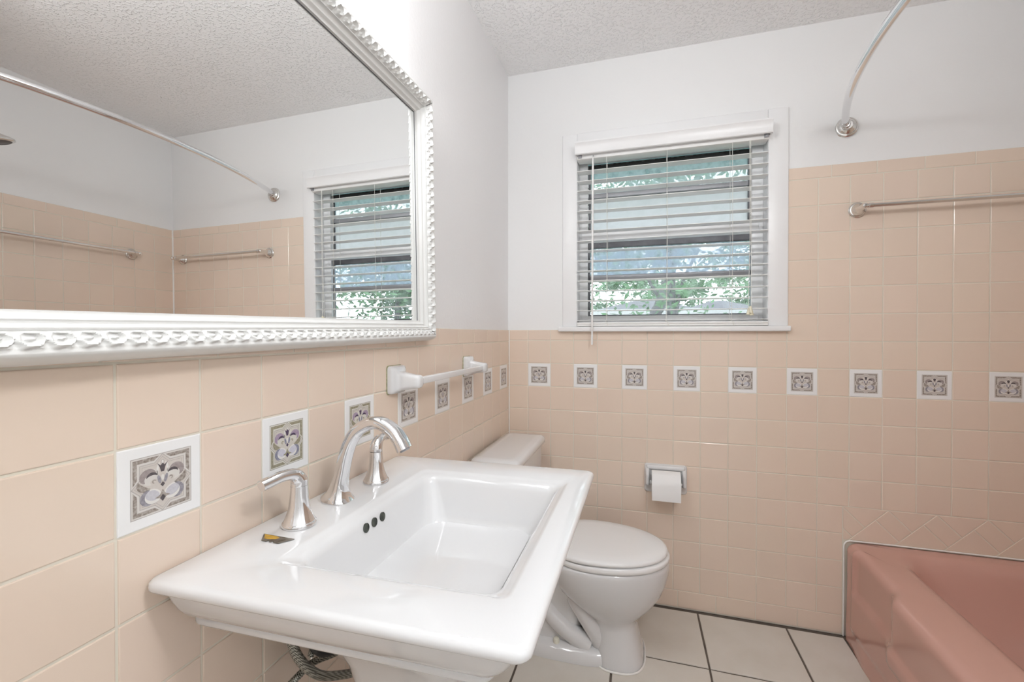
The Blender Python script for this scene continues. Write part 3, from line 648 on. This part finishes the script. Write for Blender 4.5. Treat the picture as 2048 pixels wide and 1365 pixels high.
MB().loft(sh).build('loose_sheet', M_paper, tp, 40)
MB().lathe([(.0190, .002), (.0205, .002), (.0205, .114), (.0190, .114)], (0, 0, 0), (1, 0, 0), 24, False, False).build('core', mat('cardboard', (.45,.34,.24), .9), tp, 40)

# ------------------------------------------------------------------ towel bars
def chrome_bar(name, label, a, b, nrm, off):
    """two round posts on the wall joined by a bar; a, b = wall points, nrm = out of the wall"""
    a, b, nrm = Vector(a), Vector(b), Vector(nrm); d = (b-a).normalized(); e = tag(empty(name, (a+b)/2), label, 'towel bar', None); c = (a+b)/2
    for p_, s in ((a, 1), (b, -1)):
        MB().lathe([(.0300, 0), (.0300, .004), (.0275, .006), (.0265, .0085), (.0235, .0095), (.0225, .013), (.0170, .020), (.0125, .032), (.0110, .045), (.0105, off-.006), (.0085, off+.004), (.004, off+.008)], p_-c, nrm, 32).build('post', M_nickel, e, 30)
        MB().lathe([(.0085, 0), (.0085, .012), (.0098, .013), (.0098, .026), (.0085, .027)], p_-c + nrm*(off-.004), d*s, 20).build('collar', M_nickel, e, 40)
    MB().lathe([(.0074, .012), (.0074, (b-a).length-.012)], a-c + nrm*(off-.004), d, 20).build('bar', M_nickel, e, 50)
    return e
chrome_bar('towel_bar', 'long satin metal towel bar on the tiled window wall above the tub', (1.4314, 0, 1.690), (2.085, 0, 1.690), (0, -1, 0), .068)
chrome_bar('towel_bar', 'satin metal towel bar on the side wall along the tub, seen in the mirror', (W, -.235, 1.690), (W, -.90, 1.690), (-1, 0, 0), .068)
cb = tag(empty('ceramic_towel_bar', (0, -.785, 1.085)), 'white ceramic towel bar with square rail beside the mirror above the toilet', 'towel bar')
def cpart(name, mb, m, sm=None):
    mb.v = [(x, y+.785, z-1.085) for x, y, z in mb.v]; return mb.build(name, m, cb, sm)
def yz(y0, y1, z0, z1, r, x): return [(x, v.x, v.y) for v in rr(y0, y1, z0, z1, r, 0, 5)]
for yc, s in ((-1.036, 1), (-.540, -1)):
    p_ = [(.036, .036, 0, .008), (.036, .036, .010, .010), (.034, .034, .015, .010), (.029, .030, .0185, .012), (.021, .026, .0215, .012), (.0175, .0235, .030, .010), (.016, .0195, .050, .009), (.016, .0175, .066, .009), (.0155, .0165, .074, .009), (.012, .0135, .0785, .008), (.007, .008, .080, .006)]
    ls = [yz(yc-a, yc+a, 1.085-h - (.004 if x > .02 else 0), 1.085+h - (.004 if x > .02 else 0), r, x) for a, h, x, r in p_]
    cpart('post', MB().loft(ls), M_porc, 50)
    cpart('mortar_edge', MB().loft([yz(yc-.0375, yc+.0375, 1.085-.0375, 1.085+.0375, .008, .0), yz(yc-.0365, yc+.0365, 1.085-.0365, 1.085+.0365, .008, .0025)]), mat('old_mortar', (.42,.41,.25), .9, noise=.8, nscale=120, ncol=(.2,.2,.12)), 40)
cpart('rail', MB().box(.0525, .0705, -1.022, -.553, 1.0720, 1.0900, .0025), M_porc, 40)

# ------------------------------------------------------------------ bathtub
tub = tag(empty('bathtub', (1.78, -.75, 0)), 'dusty pink enamelled bathtub with moulded apron at the right', 'bathtub')
def ubpart(name, mb, m, sm=None):
    mb.v = [(x-1.78, y+.75, z) for x, y, z in mb.v]; return mb.build(name, m, tub, sm)
ZT = .378
def apron(y, z):
    """x of the apron surface"""
    x = 1.3965 - .012*sstep(.10, 0, z)*sstep(-.05, -.20, y) - .004*sstep(.25, 0, z)
    main = sstep(-.062, -.078, y)*sstep(.062, .080, z)*sstep(-1.44, -1.425, y)
    x -= .0075*main
    upper = sstep(-.074, -.092, y)*sstep(.205, .228, z - .02*sstep(.06, .0, abs(y+.08)))*sstep(-.30, -.33, -(-.64-y) if False else -.33)  # panel field
    f = sstep(-.070, -.095, y)*sstep(.206, .230, z)
    x += .013*f
    fw = sstep(-.325, -.425, y)*sstep(.135, .18, z)*sstep(-1.16, -1.08, y)
    x -= .036*fw
    return x
def tubloop(z, dx, r=.02):
    L = rr(1.40, W-.002, -TUBL+.001, -.0045, r, z, 5, 140); out = []
    for v in L:
        v = v.copy()
        w = sstep(1.46, 1.40, v.x)
        v.x += w*(apron(v.y, min(z, .345)) - 1.40) + dx*sstep(1.60, 1.40, v.x); out.append(v)
    return out
def inner(x0, x1, y0, y1, r, z): return rr(x0, x1, y0, y1, r, z, 5, 140)
loops = [inner(1.80, 1.84, -.80, -.70, .018, .055), inner(1.66, 1.98, -1.22, -.34, .10, .060), inner(1.635, 2.005, -1.28, -.27, .11, .075), inner(1.618, 2.025, -1.32, -.215, .12, .11), inner(1.578, 2.052, -1.375, -.122, .11, .24), inner(1.564, 2.064, -1.39, -.098, .11, .300), inner(1.556, 2.072, -1.40, -.086, .11, .334), inner(1.546, 2.082, -1.41, -.075, .11, .354), inner(1.533, 2.094, -1.42, -.064, .11, .3675), inner(1.515, 2.106, -1.43, -.052, .11, .3755), inner(1.492, 2.118, -1.44, -.042, .11, ZT)]
loops += [tubloop(ZT, .034), tubloop(ZT-.001, .024), tubloop(ZT-.005, .0135), tubloop(ZT-.012, .005), tubloop(ZT-.021, .0005), tubloop(ZT-.032, 0)]
z = .335
while z > .002: loops.append(tubloop(z, 0)); z -= .011
loops.append(tubloop(0.0, 0))
ubpart('tub_shell', MB().loft(loops), M_pink, 60)
ck = [(1.3918, -.0025, .0), (1.3918, -.0025, .20), (1.3918, -.0025, .355), (1.393, -.0035, .368), (1.400, -.0035, .378), (1.412, -.0035, .3825), (1.50, -.0035, .3835), (W-.004, -.0035, .3835)]
ubpart('caulk_bead', MB().tube(ck, .0030, 8), M_caulk, 60)
ubpart('drain', MB().lathe([(.0, 0), (.03, 0), (.03, .003), (.02, .005), (.0, .005)], (1.82, -1.18, .0605), (0, 0, 1), 24, False, False), M_chrome, 40)

# ------------------------------------------------------------------ curved shower rod, shower head
rd = tag(empty('shower_rod', (1.39, -.75, 2.022)), 'curved chrome shower curtain rod bowing out above the tub', 'curtain rod')
def arcx(y): return 1.392 - .153*(1-((y+.75)/.75)**2)
pts = [(arcx(-.02 - 1.46*i/48) - 1.39, -.02 - 1.46*i/48 + .75, 0) for i in range(49)]
MB().tube(pts, .0125, 18).build('rod', M_chrome, rd, 60)
for yy, s in ((0.0055, -1), (-TUBL-.0055, 1)):
    c = (1.396-1.39, yy+.75, 0)
    MB().lathe([(.0395, 0), (.0395, .004), (.036, .007), (.0345, .010), (.031, .011), (.029, .0145), (.0235, .0185), (.0195, .021), (.0185, .028), (.0165, .0295)], c, (-.18, s, 0), 36).build('flange', M_nickel, rd, 30)
    MB().lathe([(.0140, .028), (.0140, .045), (.0128, .0455)], c, (-.36, s, 0), 20).build('sleeve', M_chrome, rd, 40)
shd = tag(empty('shower_fixture', (1.80, -TUBL, 1.98)), 'dark metal shower head at the far left edge of the mirror', 'shower head')
MB().lathe([(.03, 0), (.028, .006), (.012, .012)], (0, .0, .06), (0, 1, 0), 24).build('flange', M_nickel, shd, 40)
MB().tube(catmull([(0, .005, .06), (0, .16, .095), (0, .34, .100), (0, .47, .080), (0, .517, .052)], 6), .0095, 14).build('arm', M_nickel, shd, 60)
MB().lathe([(.012, .058), (.016, .045), (.03, .030), (.060, .014), (.070, .006), (.070, 0), (.064, -.003), (.0, -.003)], (0, .53, -.002), (0, -.25, .95), 36).build('head', M_nickel, shd, 30)
MB().lathe([(.0, 0), (.060, 0), (.056, -.003), (.0, -.003)], (0, .5308, -.0052), (0, -.25, .95), 30).build('spray_face', M_alu, shd, 40)

# ------------------------------------------------------------------ vanity lamp above the mirror, and an unseen globe added as fill light
M_globe = emat('lit_opal_globe', (.97, .985, 1.0), VANITY_STRENGTH)
vl = tag(empty('vanity_light', (0, -1.53, 2.065)), 'chrome vanity light bar with round opal globes above the mirror', 'lamp')
MB().box(-.006, .022, -.32, .32, -.045, .045, .006).build('back_plate', M_chrome, vl, 40)
for y in (-.24, 0, .24):
    MB().lathe([(.030, 0), (.026, .012), (.020, .030), (.024, .040)], (.020, y, 0), (1, 0, 0), 24).build('socket', M_chrome, vl, 40)
    bm = bmesh.new(); bmesh.ops.create_uvsphere(bm, u_segments=24, v_segments=14, radius=.055); bmesh.ops.translate(bm, verts=bm.verts, vec=(.112, y, 0)); bm.verts.index_update()
    MB().add([v.co[:] for v in bm.verts], [[v.index for v in f.verts] for f in bm.faces]).build('globe', M_globe, vl, 80); bm.free()
clm = tag(empty('added_fill_globe', (1.18, -1.90, H)), 'added unseen opal globe fill light hanging near the door', 'lamp')  # invented lamp, hung out of view to brighten the ceiling and walls
MB().lathe([(.17, 0), (.17, -.02), (.155, -.028)], (0, 0, 0), (0, 0, 1), 40).build('trim_ring', M_chrome, clm, 40)
MB().lathe([(.012, -.02), (.012, -.29), (.05, -.30), (.055, -.315)], (0, 0, 0), (0, 0, 1), 24).build('stem', M_chrome, clm, 40)
MB().lathe([(.05, -.31), (.09, -.33), (.118, -.37), (.125, -.415), (.115, -.465), (.085, -.505), (.04, -.528), (.004, -.532)], (0, 0, 0), (0, 0, 1), 40).build('globe', emat('lit_fill_globe', (.97, .985, 1.0), FILL_GLOBE_STRENGTH), clm, 80)

# ------------------------------------------------------------------ door behind the viewer
dr = tag(empty('door_1', (.59, YF, 0)), 'white panelled bathroom door behind the viewer', None, None, 'structure')
MB().box(-.40, .40, -.06, -.02, .006, 2.03, .002).build('slab', M_door, dr)
for x in (-.19, .19):
    for z0, z1 in ((.18, .85), (1.0, 1.88)): MB().box(x-.13, x+.13, -.022, -.012, z0, z1, .006).build('panel', M_door, dr, 40)
for b in ((-.48, -.41, 0, 2.05), (.41, .48, 0, 2.05), (-.48, .48, 2.05, 2.12)): MB().box(b[0], b[1], -.005, .016, b[2], b[3], .004).build('casing_board', M_trim, dr, 40)
MB().lathe([(.028, 0), (.026, .006), (.010, .012), (.010, .035), (.024, .042), (.027, .055), (.020, .066), (.006, .07)], (.34, -.02, .95), (0, 1, 0), 28).build('knob', M_nickel, dr, 40)

# ------------------------------------------------------------------ outdoors, through the window
struct('ground', MB().box(-30, 30, .16, 60, -.9, -.6), M_grass, 'lawn outside the window')
ev = struct('eave', MB().box(-3, 5, .14, .62, 2.20, 2.24), M_teal, 'teal painted roof eave over the outside of the window')
MB().box(-3, 5, .60, .64, 2.11, 2.34).build('fascia_board', M_teal, ev)
MB().box(-3, 5, .14, .18, -.6, -.05).build('foundation', M_siding, ev)
def tree(loc, h, lean, crown, n, leafm, label, tr_, lr, seed, zlow=.35):
    r = random.Random(seed); e = tag(empty('tree', loc), label, 'tree', 'trees outside the window')
    for k, (path, ra, rb) in enumerate(tr_):
        q = catmull(path, 5); MB().tube(q, [ra + (rb-ra)*i/(len(q)-1) for i in range(len(q))], 12).build('branch' if k else 'trunk', M_bark, e, 60)
    V = []; F = []
    cl = []
    for k in range(46):
        a = r.uniform(0, 2*pi); rad = crown*sqrt(r.random()); zz = h*r.uniform(zlow, 1.15); cl.append((Vector((lean[0]*zz + rad*cos(a), rad*.8*sin(a), zz)), r.uniform(.25, .6)))
    for i in range(n):
        c, s = r.choice(cl); d = Vector((r.gauss(0, s), r.gauss(0, s), r.gauss(0, s*.6))); q = c + d
        u = Vector((r.gauss(0, 1), r.gauss(0, 1), r.gauss(0, .6))).normalized(); w = u.orthogonal().normalized(); w = (w*cos(r.random()*6) + u.cross(w)*sin(r.random()*6)).normalized(); L = lr*r.uniform(.7, 1.4)
        k = len(V); V += [q - u*L, q + w*L*.35, q + u*L, q - w*L*.35]; F.append((k, k+1, k+2, k+3))
    o = meshobj('foliage', V, F, leafm, e); o['kind'] = 'stuff'
TR = lambda h: [([(0, 0, -.1), (.05, 0, h*.3), (0, .05, h*.6), (.05, 0, h)], .16, .05)]
tree((.86, 5.4, -.6), 4.2, (.05, .02), 1.5, 4200, M_leaf, 'dark trunked leafy tree in the middle of the window view',
     [([(-.08, 0, -.1), (-.06, 0, 1.9), (.02, 0, 2.25), (.13, 0, 2.65), (.2, .1, 3.3), (.1, .1, 4.4)], .105, .06), ([(.10, .05, -.1), (.20, .08, 1.9), (.20, .08, 2.4), (.24, .08, 3.0), (.6, .1, 4.3)], .085, .05), ([(.22, .06, 1.6), (.30, .06, 2.3), (.42, .06, 2.75), (.75, .1, 3.4)], .035, .02), ([(.03, 0, 2.35), (-.3, .05, 2.9), (-.8, .1, 3.4)], .03, .015)], .06, 3, .52)
tree((-1.7, 13.2, -.6), 4.6, (0, 0), 1.7, 8000, M_leaf, 'bushy green tree behind the left of the window view', TR(4.6), .11, 11, .15)
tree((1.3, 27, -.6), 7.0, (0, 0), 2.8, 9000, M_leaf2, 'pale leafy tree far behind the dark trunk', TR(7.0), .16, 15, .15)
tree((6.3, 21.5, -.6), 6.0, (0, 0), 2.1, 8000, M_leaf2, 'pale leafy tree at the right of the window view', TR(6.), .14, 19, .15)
tree((5.9, 9.0, -.6), 4.6, (0, 0), 1.5, 9000, M_leaf, 'dark leafy tree seen through the reflected window', TR(4.6), .10, 23, .12)
def house(loc, w, d, hw, hr, label):
    e = tag(empty('neighbour_house', loc), label, 'house', 'neighbouring roofs')
    MB().box(-w/2, w/2, -d/2, d/2, 0, hw).build('wall', M_siding, e)
    a = w/2+.3; b = d/2+.3
    MB().add([(-a,-b,hw),(a,-b,hw),(a,b,hw),(-a,b,hw),(-a*.15,0,hr),(a*.15,0,hr)], [(0,1,5,4),(1,2,5),(2,3,4,5),(3,0,4),(0,3,2,1)]).build('roof', M_roof, e)
    MB().box(-a, a, -b-.03, -b, hw-.12, hw+.03).build('fascia', M_siding, e)
    for x in (-w*.28, w*.2):
        f = MB().box(x-.4, x+.4, -d/2-.03, -d/2, hw*.3, hw*.75).build('window_frame', M_trim, e); MB().box(x-.34, x+.34, -d/2-.04, -d/2-.03, hw*.34, hw*.71).build('pane', M_alu, f)
house((.68, 9.3, -.6), 1.7, 1.9, 2.32, 2.64, 'small grey roofed outbuilding straight behind the dark trunk')
house((3.4, 16.6, -.6), 2.5, 2.6, 2.62, 3.08, 'pale walled outbuilding with grey roof further right beyond the lawn')
